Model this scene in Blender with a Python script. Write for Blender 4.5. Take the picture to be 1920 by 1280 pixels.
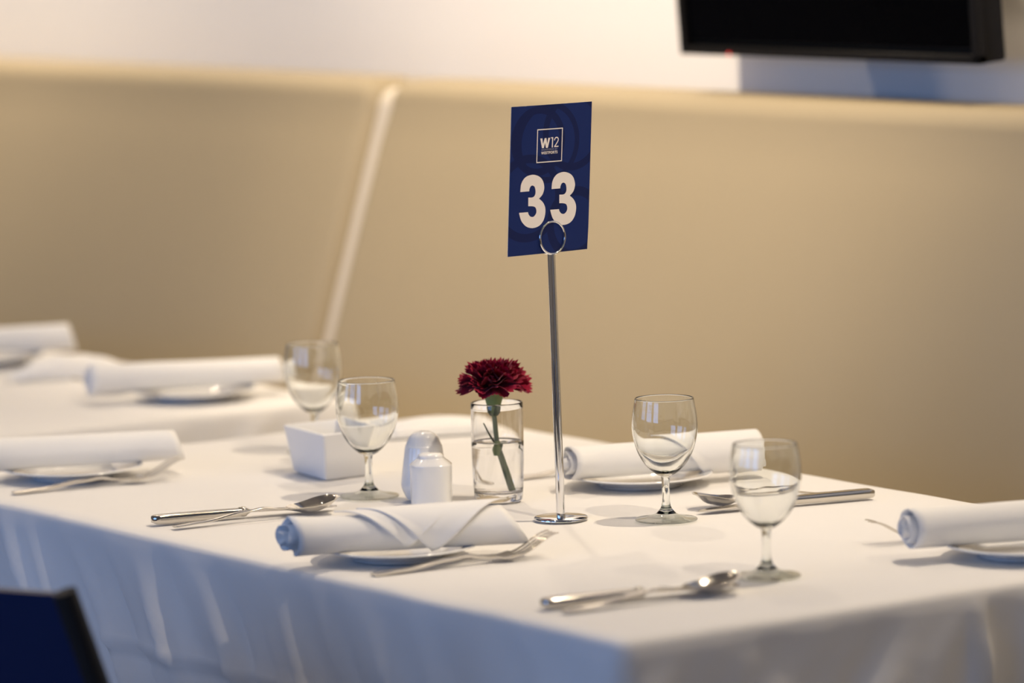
import bpy, bmesh, math, random
from mathutils import Vector, Matrix, noise

sc = bpy.context.scene
for o in list(bpy.data.objects):
    bpy.data.objects.remove(o)
COL = sc.collection
PI = math.pi
TZ = 0.75                       # height of the table tops

# ------------------------------------------------------------------ camera
cam_d = bpy.data.cameras.new('camera')
cam = bpy.data.objects.new('camera', cam_d)
COL.objects.link(cam)
cr = Vector((0.81650075, -0.57690387, -0.022549)).normalized()
cu = Vector((0.08194573, 0.07714111, 0.99364689)).normalized()
cb = cr.cross(cu).normalized()
mw = Matrix((cr, cu, cb)).transposed().to_4x4()
mw.translation = Vector((-2.22084732, -2.99979834, 1.436))
cam.matrix_world = mw
cam_d.sensor_width = 36
cam_d.lens = 7900 * 36 / 1920
cam_d.clip_start = 0.05
cam_d.dof.use_dof = True
cam_d.dof.focus_distance = 4.47
cam_d.dof.aperture_fstop = 3.0
sc.camera = cam

# ------------------------------------------------------------------ world, daylight, exposure
world = bpy.data.worlds.new('world'); sc.world = world
world.use_nodes = True
world.node_tree.nodes['Background'].inputs[0].default_value = (0.75, 0.82, 1.0, 1)
world.node_tree.nodes['Background'].inputs[1].default_value = 0.3
sc.view_settings.view_transform = 'Standard'
sc.view_settings.look = 'None'
sc.view_settings.exposure = 0.0
sc.view_settings.gamma = 1.0
sc.view_settings.use_curve_mapping = False
sc.cycles.max_bounces = 14
sc.cycles.transmission_bounces = 12
sc.cycles.transparent_max_bounces = 16
sc.cycles.sample_clamp_indirect = 6.0

ROOM_X0, ROOM_X1, ROOM_Y0, ROOM_Y1, CEIL = -4.2, 1.36, -5.5, 6.5, 2.75
WIN = [(-2.2, -0.5), (0.1, 1.8), (2.4, 4.1)]       # y ranges of the three windows
WZ0, WZ1 = 0.85, 2.35
for y0, y1 in WIN:                                  # daylight entering through the windows
    l = bpy.data.lights.new('window_daylight', 'AREA')
    l.shape = 'RECTANGLE'; l.size = WZ1 - WZ0 - .08; l.size_y = y1 - y0 - .08
    l.energy = 35 if y0 < 0 else 29 if y0 < 2 else 20; l.color = (0.20, 0.44, 1.0)
    o = bpy.data.objects.new('window_daylight', l); COL.objects.link(o)
    o.location = (ROOM_X0 - .07, (y0 + y1) / 2, (WZ0 + WZ1) / 2)
    o.rotation_euler = (0, -PI / 2, 0)

def downlight(x, y, watts, tx=None, ty=None, tz=TZ, angle=75, blend=.6, radius=.03, color=(1, .83, .62)):
    l = bpy.data.lights.new('ceiling_spot', 'SPOT')
    l.energy = watts; l.color = color; l.spot_size = math.radians(angle); l.spot_blend = blend
    l.shadow_soft_size = radius
    o = bpy.data.objects.new('ceiling_spot', l); COL.objects.link(o)
    o.location = (x, y, CEIL - .03)
    d = Vector((x if tx is None else tx, y if ty is None else ty, tz)) - o.location
    o.rotation_euler = d.to_track_quat('-Z', 'Y').to_euler()
downlight(0.92, 0.16, 98, .60, .35, angle=80)
downlight(0.30, -0.95, 75, .38, .75, TZ + .2, angle=34, blend=.9)
downlight(0.12, 1.80, 6, 0.25, 1.5, angle=80)
for wy, ww in ((-1.5, 40), (1.95, 48), (3.6, 75), (5.0, 40)):      # row of downlights along the wall
    downlight(1.05, wy, ww, 1.10, wy + .1, angle=130, blend=.8)
for wy, ty, ww in ((1.35, 1.75, 200), (-.6, -.2, 24), (3.6, 3.7, 115)):           # spots turned towards the wall
    downlight(.05, wy, ww, 1.36, ty, 1.30, angle=64, blend=1.0)
for rx, ry in ((-2.6, -3.4), (-2.6, .8), (-2.6, 3.6), (-.6, -4.0)):           # added unseen spots, lifting ambient light and reflections from the rest of the room
    downlight(rx, ry, 55, angle=140, blend=.8)

# ------------------------------------------------------------------ materials
def mat(name, color=(.8, .8, .8), rough=.5, metal=0., spec=.5, bump=None, sheen=0., coat=0., emit=None, varia=None):
    m = bpy.data.materials.new(name); m.use_nodes = True
    nt = m.node_tree; b = nt.nodes['Principled BSDF']
    b.inputs['Base Color'].default_value = (*color, 1)
    b.inputs['Roughness'].default_value = rough
    b.inputs['Metallic'].default_value = metal
    b.inputs['Specular IOR Level'].default_value = spec
    b.inputs['Sheen Weight'].default_value = sheen
    b.inputs['Coat Weight'].default_value = coat
    if emit:
        b.inputs['Emission Color'].default_value = (*emit[0], 1); b.inputs['Emission Strength'].default_value = emit[1]
    tc = nt.nodes.new('ShaderNodeTexCoord')
    if varia:                       # (scale, other colour): soft mottling
        n = nt.nodes.new('ShaderNodeTexNoise'); n.inputs['Scale'].default_value = varia[0]; n.inputs['Detail'].default_value = 4
        nt.links.new(tc.outputs['Object'], n.inputs['Vector'])
        mx = nt.nodes.new('ShaderNodeMix'); mx.data_type = 'RGBA'
        mx.inputs[6].default_value = (*color, 1); mx.inputs[7].default_value = (*varia[1], 1)
        nt.links.new(n.outputs['Fac'], mx.inputs[0]); nt.links.new(mx.outputs[2], b.inputs['Base Color'])
    if bump:                        # (scale, strength, distance)
        n = nt.nodes.new('ShaderNodeTexNoise'); n.inputs['Scale'].default_value = bump[0]; n.inputs['Detail'].default_value = 5
        nt.links.new(tc.outputs['Object'], n.inputs['Vector'])
        bp = nt.nodes.new('ShaderNodeBump'); bp.inputs['Strength'].default_value = bump[1]; bp.inputs['Distance'].default_value = bump[2]
        nt.links.new(n.outputs['Fac'], bp.inputs['Height']); nt.links.new(bp.outputs['Normal'], b.inputs['Normal'])
    return m

def glass_mat(name, tint=(.985, .992, .985), lo=.35, hi=.8, ior=1.5, cap=1.):
    """Clear glass: looks straight through face-on, bends light towards its silhouette."""
    m = bpy.data.materials.new(name); m.use_nodes = True
    nt = m.node_tree; nt.nodes.clear()
    out = nt.nodes.new('ShaderNodeOutputMaterial')
    g = nt.nodes.new('ShaderNodeBsdfGlass'); g.inputs['IOR'].default_value = ior; g.inputs['Roughness'].default_value = 0
    g.inputs['Color'].default_value = (*tint, 1)
    t = nt.nodes.new('ShaderNodeBsdfTransparent'); t.inputs['Color'].default_value = (*tint, 1)
    gl = nt.nodes.new('ShaderNodeBsdfGlossy'); gl.inputs['Roughness'].default_value = 0.01
    lf = nt.nodes.new('ShaderNodeLayerWeight'); lf.inputs['Blend'].default_value = .5
    pw = nt.nodes.new('ShaderNodeMath'); pw.operation = 'POWER'; pw.inputs[1].default_value = 5.0
    nt.links.new(lf.outputs['Facing'], pw.inputs[0])
    fr = nt.nodes.new('ShaderNodeMath'); fr.operation = 'MULTIPLY_ADD'; fr.inputs[1].default_value = .8; fr.inputs[2].default_value = .05
    nt.links.new(pw.outputs[0], fr.inputs[0])
    m1 = nt.nodes.new('ShaderNodeMixShader')
    nt.links.new(fr.outputs[0], m1.inputs[0]); nt.links.new(t.outputs[0], m1.inputs[1]); nt.links.new(gl.outputs[0], m1.inputs[2])
    lw = nt.nodes.new('ShaderNodeLayerWeight'); lw.inputs['Blend'].default_value = .5
    mr = nt.nodes.new('ShaderNodeMapRange'); mr.inputs['From Min'].default_value = lo; mr.inputs['From Max'].default_value = hi; mr.inputs['To Max'].default_value = cap
    nt.links.new(lw.outputs['Facing'], mr.inputs['Value'])
    m2 = nt.nodes.new('ShaderNodeMixShader')
    nt.links.new(mr.outputs[0], m2.inputs[0]); nt.links.new(m1.outputs[0], m2.inputs[1]); nt.links.new(g.outputs[0], m2.inputs[2])
    nt.links.new(m2.outputs[0], out.inputs['Surface'])
    return m

def pure_glass(name, ior, tint=(1, 1, 1)):
    m = bpy.data.materials.new(name); m.use_nodes = True
    nt = m.node_tree; nt.nodes.clear()
    out = nt.nodes.new('ShaderNodeOutputMaterial')
    g = nt.nodes.new('ShaderNodeBsdfGlass'); g.inputs['IOR'].default_value = ior; g.inputs['Roughness'].default_value = 0
    g.inputs['Color'].default_value = (*tint, 1)
    nt.links.new(g.outputs[0], out.inputs['Surface'])
    return m

def card_material():
    """Navy print with big darker ring shapes in the background, in millimetres of the card."""
    m = bpy.data.materials.new('navy_card_print'); m.use_nodes = True
    nt = m.node_tree; b = nt.nodes['Principled BSDF']
    b.inputs['Roughness'].default_value = .5; b.inputs['Specular IOR Level'].default_value = .15
    tc = nt.nodes.new('ShaderNodeTexCoord')
    acc = None
    for cx, cy, r, wd in ((-18, 120, 33, 4), (30, 128, 38, 4), (-30, 60, 42, 4.5), (-4, 118, 40, 3.2), (36, 30, 34, 5)):
        sub = nt.nodes.new('ShaderNodeVectorMath'); sub.operation = 'SUBTRACT'
        sub.inputs[1].default_value = (cx / 1000, 0, cy / 1000)
        nt.links.new(tc.outputs['Object'], sub.inputs[0])
        ml = nt.nodes.new('ShaderNodeVectorMath'); ml.operation = 'MULTIPLY'; ml.inputs[1].default_value = (1, 0, 1)
        nt.links.new(sub.outputs[0], ml.inputs[0])
        ln = nt.nodes.new('ShaderNodeVectorMath'); ln.operation = 'LENGTH'; nt.links.new(ml.outputs[0], ln.inputs[0])
        cp = nt.nodes.new('ShaderNodeMath'); cp.operation = 'COMPARE'
        cp.inputs[1].default_value = r / 1000; cp.inputs[2].default_value = wd / 1000
        nt.links.new(ln.outputs['Value'], cp.inputs[0])
        if acc is None: acc = cp.outputs[0]
        else:
            mxm = nt.nodes.new('ShaderNodeMath'); mxm.operation = 'MAXIMUM'
            nt.links.new(acc, mxm.inputs[0]); nt.links.new(cp.outputs[0], mxm.inputs[1]); acc = mxm.outputs[0]
    mx = nt.nodes.new('ShaderNodeMix'); mx.data_type = 'RGBA'
    mx.inputs[6].default_value = (.011, .025, .125, 1); mx.inputs[7].default_value = (.009, .016, .080, 1)
    nt.links.new(acc, mx.inputs[0]); nt.links.new(mx.outputs[2], b.inputs['Base Color'])
    return m

M = {
    'cloth': mat('white_linen', (.84, .82, .79), .85, spec=.2, sheen=.15, bump=(900, .12, .0004)),
    'napkin': mat('white_napkin_linen', (.87, .86, .84), .85, spec=.2, sheen=.15, bump=(1400, .12, .0003)),
    'china': mat('white_glazed_china', (.84, .84, .83), .12, spec=.5, coat=.3),
    'matte_china': mat('white_ceramic', (.80, .80, .80), .3, spec=.4),
    'steel': mat('polished_cutlery_steel', (.64, .61, .56), .13, 1.0, bump=(60, .03, .001)),
    'chrome': mat('chrome', (.86, .86, .87), .05, 1.0),
    'vinyl': mat('beige_vinyl', (.43, .35, .225), .6, spec=.35, bump=(350, .10, .0006), varia=(2.2, (.40, .325, .205))),
    'strip': mat('seam_light_strip', (.72, .64, .52), .55, spec=.35),  # paler than the cushions, so the joint's brightness is put into the colour
    'vinyl_base': mat('dark_plinth_laminate', (.10, .08, .06), .6),
    'wall': mat('white_wall_paint', (.90, .865, .82), .8, spec=.2, bump=(120, .08, .0006)),
    'room': mat('off_white_wall_paint', (.60, .57, .53), .85, spec=.2, bump=(120, .08, .0006)),
    'ceiling': mat('ceiling_paint', (.45, .43, .41), .9, spec=.2, bump=(90, .05, .0006)),
    'floor': mat('brown_carpet', (.10, .085, .07), .95, spec=.1, bump=(260, .5, .003), varia=(30, (.07, .06, .05))),
    'black': mat('black_plastic', (.007, .006, .0055), .5, spec=.2),
    'screen': mat('black_screen_glass', (.001, .001, .0015), .22, spec=.06),
    'led': mat('red_standby_light', (.2, 0, 0), .4, emit=((1, .04, .03), 1.4)),
    'navy': mat('navy_chair_shell', (.004, .016, .075), .42, spec=.4, varia=(8, (.004, .014, .066))),
    'chair_edge': mat('black_chair_edge', (.006, .006, .008), .5),
    'table_wood': mat('dark_table_wood', (.12, .07, .04), .5, varia=(12, (.08, .045, .025))),
    'frame': mat('white_window_frame', (.7, .7, .7), .5),
    'petal': mat('crimson_petal', (.36, .001, .036), .55, spec=.2, sheen=.1, varia=(90, (.20, .0, .022))),
    'calyx': mat('pale_green_calyx', (.16, .25, .085), .5, varia=(120, (.24, .30, .09))),
    'stem': mat('green_stem', (.085, .13, .055), .5, varia=(80, (.13, .19, .08))),
    'leaf': mat('dark_green_leaf', (.045, .075, .04), .5, varia=(80, (.07, .11, .05))),
    'card': card_material(),
    'print': mat('cream_print', (.87, .81, .77), .5, spec=.3),
    'print_dim': mat('grey_blue_print', (.30, .31, .40), .5, spec=.3),
    'card_edge': mat('white_card_edge', (.75, .73, .70), .6),
    'hole': mat('dark_shaker_hole', (.03, .025, .02), .8),
    'glass': pure_glass('clear_glass', 1.5, (.99, .995, .99)),
    'glass_solid': pure_glass('clear_glass_stem', 1.5, (.985, .995, .985)),
    'glass_foot': glass_mat('clear_glass_foot', (.95, .962, .94), lo=0., hi=.01, cap=.32),
    'vase': pure_glass('clear_tumbler_glass', 1.5),
    'water': pure_glass('water', 1.33),
}
for k in ('petal',):
    b = M[k].node_tree.nodes['Principled BSDF']
    b.inputs['Subsurface Weight'].default_value = 0.0

# ------------------------------------------------------------------ builders
def empty(name, loc=(0, 0, 0), rz=0., label=None, cat=None, group=None):
    o = bpy.data.objects.new(name, None); COL.objects.link(o)
    o.empty_display_size = .03
    o.location = loc; o.rotation_euler = (0, 0, rz)
    tag(o, label, cat, group)
    return o
def tag(o, label=None, cat=None, group=None, kind=None):
    if label: o['label'] = label
    if cat: o['category'] = cat
    if group: o['group'] = group
    if kind: o['kind'] = kind
    return o
def mesh(name, V, F, m, parent=None, smooth=True, loc=None, auto=None):
    me = bpy.data.meshes.new(name); me.from_pydata([tuple(v) for v in V], [], F); me.update()
    bm = bmesh.new(); bm.from_mesh(me)
    bmesh.ops.recalc_face_normals(bm, faces=bm.faces); bm.to_mesh(me); bm.free()
    me.materials.append(M[m] if isinstance(m, str) else m)
    for p in me.polygons: p.use_smooth = smooth
    if auto is not None:
        me.set_sharp_from_angle(angle=math.radians(auto))
    o = bpy.data.objects.new(name, me); COL.objects.link(o)
    if parent: o.parent = parent
    if loc: o.location = loc
    return o
def box(name, c, s, m, parent=None, bevel=0., seg=2):
    bm = bmesh.new(); bmesh.ops.create_cube(bm, size=1)
    for v in bm.verts: v.co = Vector((v.co.x * s[0] + c[0], v.co.y * s[1] + c[1], v.co.z * s[2] + c[2]))
    if bevel: bmesh.ops.bevel(bm, geom=bm.edges[:], offset=bevel, segments=seg, affect='EDGES', profile=.5)
    me = bpy.data.meshes.new(name); bm.to_mesh(me); bm.free()
    me.materials.append(M[m])
    if bevel:
        for p in me.polygons: p.use_smooth = True
        me.set_sharp_from_angle(angle=math.radians(40))
    o = bpy.data.objects.new(name, me); COL.objects.link(o)
    if parent: o.parent = parent
    return o
def struct(o):
    o['kind'] = 'structure'; return o
def lathe_vf(prof, n=48, squash=None, phase=0.):
    """prof: list of (r, z); r = 0 closes with a fan.  squash(a) scales the radius by angle."""
    V = []; F = []; rows = []
    for r, z in prof:
        if r < 1e-7:
            rows.append([len(V)]); V.append((0, 0, z))
        else:
            row = []
            for i in range(n):
                a = 2 * PI * i / n + phase
                k = squash(a) if squash else 1.
                row.append(len(V)); V.append((r * k * math.cos(a), r * k * math.sin(a), z))
            rows.append(row)
    for A, B in zip(rows, rows[1:]):
        if len(A) == 1 and len(B) == 1: continue
        for i in range(n):
            j = (i + 1) % n
            if len(A) == 1: F.append((A[0], B[i], B[j]))
            elif len(B) == 1: F.append((A[i], A[j], B[0]))
            else: F.append((A[i], A[j], B[j], B[i]))
    return V, F
def smooth_prof(pts, n=8):
    """Catmull-Rom through (r, z) points"""
    P = [pts[0]] + list(pts) + [pts[-1]]; out = []
    for k in range(1, len(P) - 2):
        p0, p1, p2, p3 = P[k - 1], P[k], P[k + 1], P[k + 2]
        for i in range(n):
            t = i / n
            out.append(tuple(.5 * ((2 * b) + (-a + c) * t + (2 * a - 5 * b + 4 * c - d) * t * t + (-a + 3 * b - 3 * c + d) * t ** 3)
                             for a, b, c, d in zip(p0, p1, p2, p3)))
    out.append(tuple(pts[-1])); return out
def lathe(name, prof, m, parent=None, n=48, squash=None, phase=0., auto=None):
    V, F = lathe_vf(prof, n, squash, phase)
    return mesh(name, V, F, m, parent, auto=auto)
def tube_vf(pts, rad, n=10, caps=True):
    V = []; F = []; pts = [Vector(p) for p in pts]; up = Vector((.31, .2, .93)).normalized()
    for i, p in enumerate(pts):
        d = (pts[min(i + 1, len(pts) - 1)] - pts[max(i - 1, 0)]).normalized()
        s = d.cross(up).normalized(); t = s.cross(d).normalized()
        r = rad[i] if isinstance(rad, (list, tuple)) else rad
        for k in range(n):
            a = 2 * PI * k / n
            V.append(p + s * (r * math.cos(a)) + t * (r * math.sin(a)))
    for i in range(len(pts) - 1):
        for k in range(n):
            j = (k + 1) % n
            F.append((i * n + k, i * n + j, (i + 1) * n + j, (i + 1) * n + k))
    if caps:
        F.append(tuple(range(n))[::-1]); F.append(tuple(range((len(pts) - 1) * n, len(pts) * n)))
    return V, F
def tube(name, pts, rad, m, parent=None, n=10):
    V, F = tube_vf(pts, rad, n); return mesh(name, V, F, m, parent, auto=50)
def frange(a, b, n): return [a + (b - a) * i / n for i in range(n + 1)]
def lerp(tab, x):
    """piecewise smooth interpolation in a table of (x, y)"""
    if x <= tab[0][0]: return tab[0][1]
    for (a, ya), (b, yb) in zip(tab, tab[1:]):
        if x <= b:
            t = (x - a) / (b - a); t = t * t * (3 - 2 * t); return ya + (yb - ya) * t
    return tab[-1][1]
def copy_tree(o, parent=None):
    c = o.copy(); COL.objects.link(c)
    if parent: c.parent = parent
    for ch in list(o.children): copy_tree(ch, c)
    return c

# ------------------------------------------------------------------ the room
X0, X1, Y0, Y1 = ROOM_X0, ROOM_X1, ROOM_Y0, ROOM_Y1
struct(box('floor', ((X0 + X1) / 2, (Y0 + Y1) / 2, -.05), (X1 - X0 + .4, Y1 - Y0 + .4, .1), 'floor'))
struct(box('ceiling', ((X0 + X1) / 2, (Y0 + Y1) / 2, CEIL + .05), (X1 - X0 + .4, Y1 - Y0 + .4, .1), 'ceiling'))
struct(box('wall_back', (X1 + .1, (Y0 + Y1) / 2, CEIL / 2), (.2, Y1 - Y0 + .4, CEIL), 'wall'))
struct(box('wall_near', ((X0 + X1) / 2, Y0 - .1, CEIL / 2), (X1 - X0, .2, CEIL), 'room'))
struct(box('wall_far', ((X0 + X1) / 2, Y1 + .1, CEIL / 2), (X1 - X0, .2, CEIL), 'room'))
def window_wall():
    V = []; F = []
    def b(y0, y1, z0, z1):
        n = len(V)
        for x in (X0 - .2, X0):
            for y in (y0, y1):
                for z in (z0, z1): V.append((x, y, z))
        F.extend([(n, n + 1, n + 3, n + 2), (n + 4, n + 6, n + 7, n + 5), (n, n + 4, n + 5, n + 1), (n + 2, n + 3, n + 7, n + 6), (n, n + 2, n + 6, n + 4), (n + 1, n + 5, n + 7, n + 3)])
    b(Y0, Y1, 0, WZ0); b(Y0, Y1, WZ1, CEIL)
    ys = [Y0] + [y for w in WIN for y in w] + [Y1]
    for i in range(0, len(ys), 2): b(ys[i], ys[i + 1], WZ0, WZ1)
    return mesh('wall_left', V, F, 'room', smooth=False)
struct(window_wall())
for i, (y0, y1) in enumerate(WIN):
    w = struct(empty('window_%d' % (i + 1), (X0 - .03, (y0 + y1) / 2, WZ0)))
    hw, hh = (y1 - y0) / 2, WZ1 - WZ0
    for nm, c, s in (('window_frame', (0, -hw + .03, hh / 2), (.05, .06, hh)), ('window_frame', (0, hw - .03, hh / 2), (.05, .06, hh)),
                     ('window_frame', (0, 0, .03), (.05, 2 * hw, .06)), ('window_frame', (0, 0, hh - .03), (.05, 2 * hw, .06)),
                     ('mullion', (0, -hw / 3, hh / 2), (.045, .05, hh)), ('mullion', (0, hw / 3, hh / 2), (.045, .05, hh)),
                     ('mullion', (0, 0, hh * .62), (.045, 2 * hw, .05))):
        box(nm, c, s, 'frame', w, .005, 1)
struct(box('baseboard_back', (X1 - .01, (Y0 + Y1) / 2, .06), (.02, Y1 - Y0, .12), 'frame'))

# ------------------------------------------------------------------ banquette along the back wall
def banquette():
    root = empty('banquette', (1.0, 2.0, 0), 0,
                 'long built-in beige vinyl banquette with a tall sloping padded back along the white wall', 'bench')
    SEAM = 2.245; GAP = .019
    ZT, ZB = 1.137, .47
    def front(z): return 1.12 + .32 * (z - .763)
    R = .036; TH = .085
    def panel(ya, yb):
        # section in x,z (closed): front face, rounded top, back, bottom
        sec = []
        nz = 12
        for i in range(nz + 1):
            z = ZB + (ZT - R - ZB) * i / nz
            puff = .010 * math.sin(PI * min(1, i / nz)) ** .5 if 0 < i < nz else 0
            sec.append((front(z) - puff * .6, z))
        cx, cz = front(ZT - R) + R, ZT - R
        for i in range(1, 9):
            a = PI - (PI / 2) * i / 8
            sec.append((cx + R * math.cos(a), cz + R * math.sin(a)))
        xb = front(ZT) + TH
        r2 = .02
        for i in range(0, 6):
            a = PI / 2 - (PI / 2) * i / 5
            sec.append((xb - r2 + r2 * math.cos(a), ZT - r2 + r2 * math.sin(a)))
        sec.append((xb - .02, ZB))
        # loft along y, the ends rounded: section shrinks towards its inside
        ends = [(0.0, 1.0), (.003, .62), (.008, .34), (.016, .12), (.026, .02), (.04, 0.)]
        ys = [(ya + d, k) for d, k in ends] + [(ya + (yb - ya) * t / 10, 0) for t in range(1, 10)] + [(yb - d, k) for d, k in reversed(ends)]
        V = []; F = []; n = len(sec)
        mx = sum(p[0] for p in sec) / n; mz = sum(p[1] for p in sec) / n
        for y, k in ys:
            for (x, z) in sec:
                xm = front(z) + .045
                ins = R * k
                zz = z - ins if z > ZT - .06 else z
                # pull towards the panel's mid-thickness line
                dx = xm - x
                xx = x + max(-ins, min(ins, dx))
                V.append((xx - 1.0, y - 2.0, zz))
        for i in range(len(ys) - 1):
            for j in range(n):
                q = (j + 1) % n
                F.append((i * n + j, i * n + q, (i + 1) * n + q, (i + 1) * n + j))
        F.append(tuple(range(n))); F.append(tuple(range((len(ys) - 1) * n, len(ys) * n)))
        return mesh('back_cushion', V, F, 'vinyl', root, auto=55)
    ends = [-3.1, -.43, SEAM, 4.92]
    for a, b in zip(ends, ends[1:]):
        panel(a + GAP, b - GAP)
        s = box('seat_cushion', (1.01 - 1.0, (a + b) / 2 - 2.0, .41), (.37, b - a - .012, .12), 'vinyl', root, .025, 3)
    for ys in ends[1:-1]:           # pale strip added in each joint, its colour standing in for light in the gap
        sec = [(front(z) + .020, z) for z in frange(ZB, ZT - .05, 8)]
        r0 = .036; cx = front(ZT - .05) + .020 + r0
        sec += [(cx - r0 * math.cos(a_ * PI / 16), ZT - .05 + r0 * math.sin(a_ * PI / 16)) for a_ in range(1, 9)]
        sec += [(front(ZT) + TH - .01, ZT - .014), (front(ZT) + TH - .01, ZB)]
        V = [(x - 1.0, ys - 2.0 + s_ * GAP, z) for s_ in (-1, 1) for x, z in sec]; n = len(sec)
        F = [(j, (j + 1) % n, n + (j + 1) % n, n + j) for j in range(n)] + [tuple(range(n)), tuple(range(n, 2 * n))]
        mesh('lit_seam_strip', V, F, 'strip', root, auto=50)
    box('plinth', (1.06 - 1.0 + .03, (ends[0] + ends[-1]) / 2 - 2.0, .175), (.38, ends[-1] - ends[0], .35), 'vinyl_base', root)
    box('backing_board', (1.335 - 1.0, (ends[0] + ends[-1]) / 2 - 2.0, .52), (.02, ends[-1] - ends[0], 1.00), 'wall', root)
    return root
banquette()

# ------------------------------------------------------------------ television on the wall
def television():
    root = empty('television', (X1, 1.22, 1.1895), 0, 'black flat television hanging on the white wall above the banquette', 'television')
    w, h, t = .606, .37, .04
    rot = Matrix.Rotation(math.radians(-4.5), 4, 'Y')
    off = Vector((1.25 - X1, 0, 0))
    def fix(o):
        for v in o.data.vertices: v.co = rot @ v.co + off
        return o
    fix(box('casing', (t / 2 + .004, 0, h / 2), (t - .006, w, h), 'black', root, .004, 2))
    fix(box('screen', (.0035, 0, h / 2 + .004), (.004, w - .028, h - .03), 'screen', root, .0005, 1))
    bz = .011
    for nm, c, s in (('bezel', (.002, 0, bz / 2), (.012, w, bz)), ('bezel', (.002, 0, h - bz / 2), (.012, w, bz)),
                     ('bezel', (.002, -w / 2 + .007, h / 2), (.012, .014, h)), ('bezel', (.002, w / 2 - .007, h / 2), (.012, .014, h))):
        fix(box(nm, c, s, 'black', root, .001, 1))
    V, F = lathe_vf([(0, 0), (.0022, 0), (.0022, .0015), (.0014, .0024), (0, .0027)], 16)
    led = mesh('standby_light', [(-z - .0035, x + w / 2 - .107, y + .0025) for x, y, z in V], F, 'led', root); fix(led)
    box('wall_mount', (-.03, 0, .20), (.062, .2, .2), 'black', root)
television()

# ------------------------------------------------------------------ tables and cloths
def dining_table(x0, x1, y0, y1, label):
    root = empty('dining_table', ((x0 + x1) / 2, (y0 + y1) / 2, 0), 0, label, 'table')
    hx, hy = (x1 - x0) / 2 - .006, (y1 - y0) / 2 - .006
    box('tabletop', (0, 0, TZ - .019), (2 * hx, 2 * hy, .03), 'table_wood', root, .004, 2)
    for sx in (-1, 1):
        for sy in (-1, 1):
            box('leg', (sx * (hx - .06), sy * (hy - .06), (TZ - .034) / 2), (.05, .05, TZ - .034), 'table_wood', root, .004, 1)
    return root

def tablecloth(x0, x1, y0, y1, drop, label, seed, folds):
    root_loc = ((x0 + x1) / 2, (y0 + y1) / 2, TZ)
    hx, hy = (x1 - x0) / 2, (y1 - y0) / 2
    nx, ny = int((x1 - x0) / .012), int((y1 - y0) / .012)
    V = []; F = []
    def topz(x, y):
        n = noise.noise(Vector((x * 3 + seed, y * 3, 1.7))) * .0007
        e = min(hx - abs(x), hy - abs(y))
        n += noise.noise(Vector((x * 9 + seed, y * 9, 4.1))) * .0012 * max(0, 1 - e / .06)
        for ax, pos, amp in ((0, 0.0, .0009), (1, -hy + .20, .0011), (1, hy - .40, .0009)):   # ironed creases
            d = (x if ax == 0 else y) - pos
            n += amp * math.exp(-(d / .006) ** 2)
        return n
    idx = {}
    for i in range(nx + 1):
        for j in range(ny + 1):
            x = -hx + 2 * hx * i / nx; y = -hy + 2 * hy * j / ny
            idx[i, j] = len(V); V.append((x, y, topz(x, y) - (.0015 if i in (0, nx) or j in (0, ny) else 0)))
    for i in range(nx):
        for j in range(ny): F.append((idx[i, j], idx[i + 1, j], idx[i + 1, j + 1], idx[i, j + 1]))
    per = [(i, 0) for i in range(nx)] + [(nx, j) for j in range(ny)] + [(i, ny) for i in range(nx, 0, -1)] + [(0, j) for j in range(ny, 0, -1)]
    prev = [idx[p] for p in per]; N = len(per)
    rows = [(.0035, .0040), (.0055, .0090)] + [(.006, .02 + (drop - .02) * (k / 30) ** 1.15) for k in range(0, 31)]
    for off, d in rows:
        cur = []
        for k, (i, j) in enumerate(per):
            x = -hx + 2 * hx * i / nx; y = -hy + 2 * hy * j / ny
            n = Vector(((-1 if i == 0 else 1 if i == nx else 0), (-1 if j == 0 else 1 if j == ny else 0), 0))
            # ease the normal around corners
            cdist = min(abs(abs(x) - hx) + abs(abs(y) - hy), 9)
            if n.length > 1.1: n.normalize(); n *= 1.0
            side = 'x' if i in (0, nx) and j not in (0, ny) else 'y'
            s = y if side == 'x' else x
            g = min(1, d / .12)
            w = off + .010 * g
            if d > .012:
                # diagonal drag folds plus hanging folds
                q = s + .75 * d
                w += g * (.0180 * noise.noise(Vector((q * 13 + seed, d * 3.0, 2.2 if side == 'x' else 7.7)))
                          + .0130 * noise.noise(Vector((q * 27 + seed, d * 5.0, 5.2 if side == 'x' else 3.1)))
                          + .0012 * noise.noise(Vector((s * 70, d * 60, seed))))
                w += min(1, d / .25) * .010 * noise.noise(Vector((s * 6.5 + seed * 3, d * .8, 9.0 if side == 'x' else 1.0)))
                w += .0045 * math.exp(-((d - .118 - .006 * noise.noise(Vector((s * 5, seed, 0)))) / .006) ** 2) - .003 * math.exp(-((d - .132) / .009) ** 2)   # ironed crease
                for (fs, pos, slope, amp, wid, d0) in folds:
                    if fs == (side, i == 0 or (side == 'y' and j == 0)):
                        u = s - pos - slope * d
                        w += amp * min(1, max(0, (d - d0) / .06)) * math.exp(-(u / wid) ** 2)
                # the corners flare out into a hanging ear
                ce = min(hx - abs(x), 9) if side == 'y' else (hy - abs(y))
                w += .035 * min(1, d / .3) * math.exp(-(ce / .05) ** 2)
                w = max(w, .0065)
            p = Vector((x, y, -d)) + n * w
            cur.append(len(V)); V.append(p)
        for k in range(N):
            q = (k + 1) % N
            F.append((prev[k], prev[q], cur[q], cur[k]))
        prev = cur
    o = mesh('tablecloth', V, F, 'cloth'); o.location = root_loc
    tag(o, label, 'tablecloth')
    return o
T1 = (0, .78, 0, 1.437); T2 = (0.0, .79, 1.675, 3.10)
dining_table(*T1, 'near dining table hidden under the white cloth with the number 33 stand')
dining_table(*T2, 'far dining table hidden under white cloth at the left edge of the picture')
LX = ('x', True); NY = ('y', True)
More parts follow.
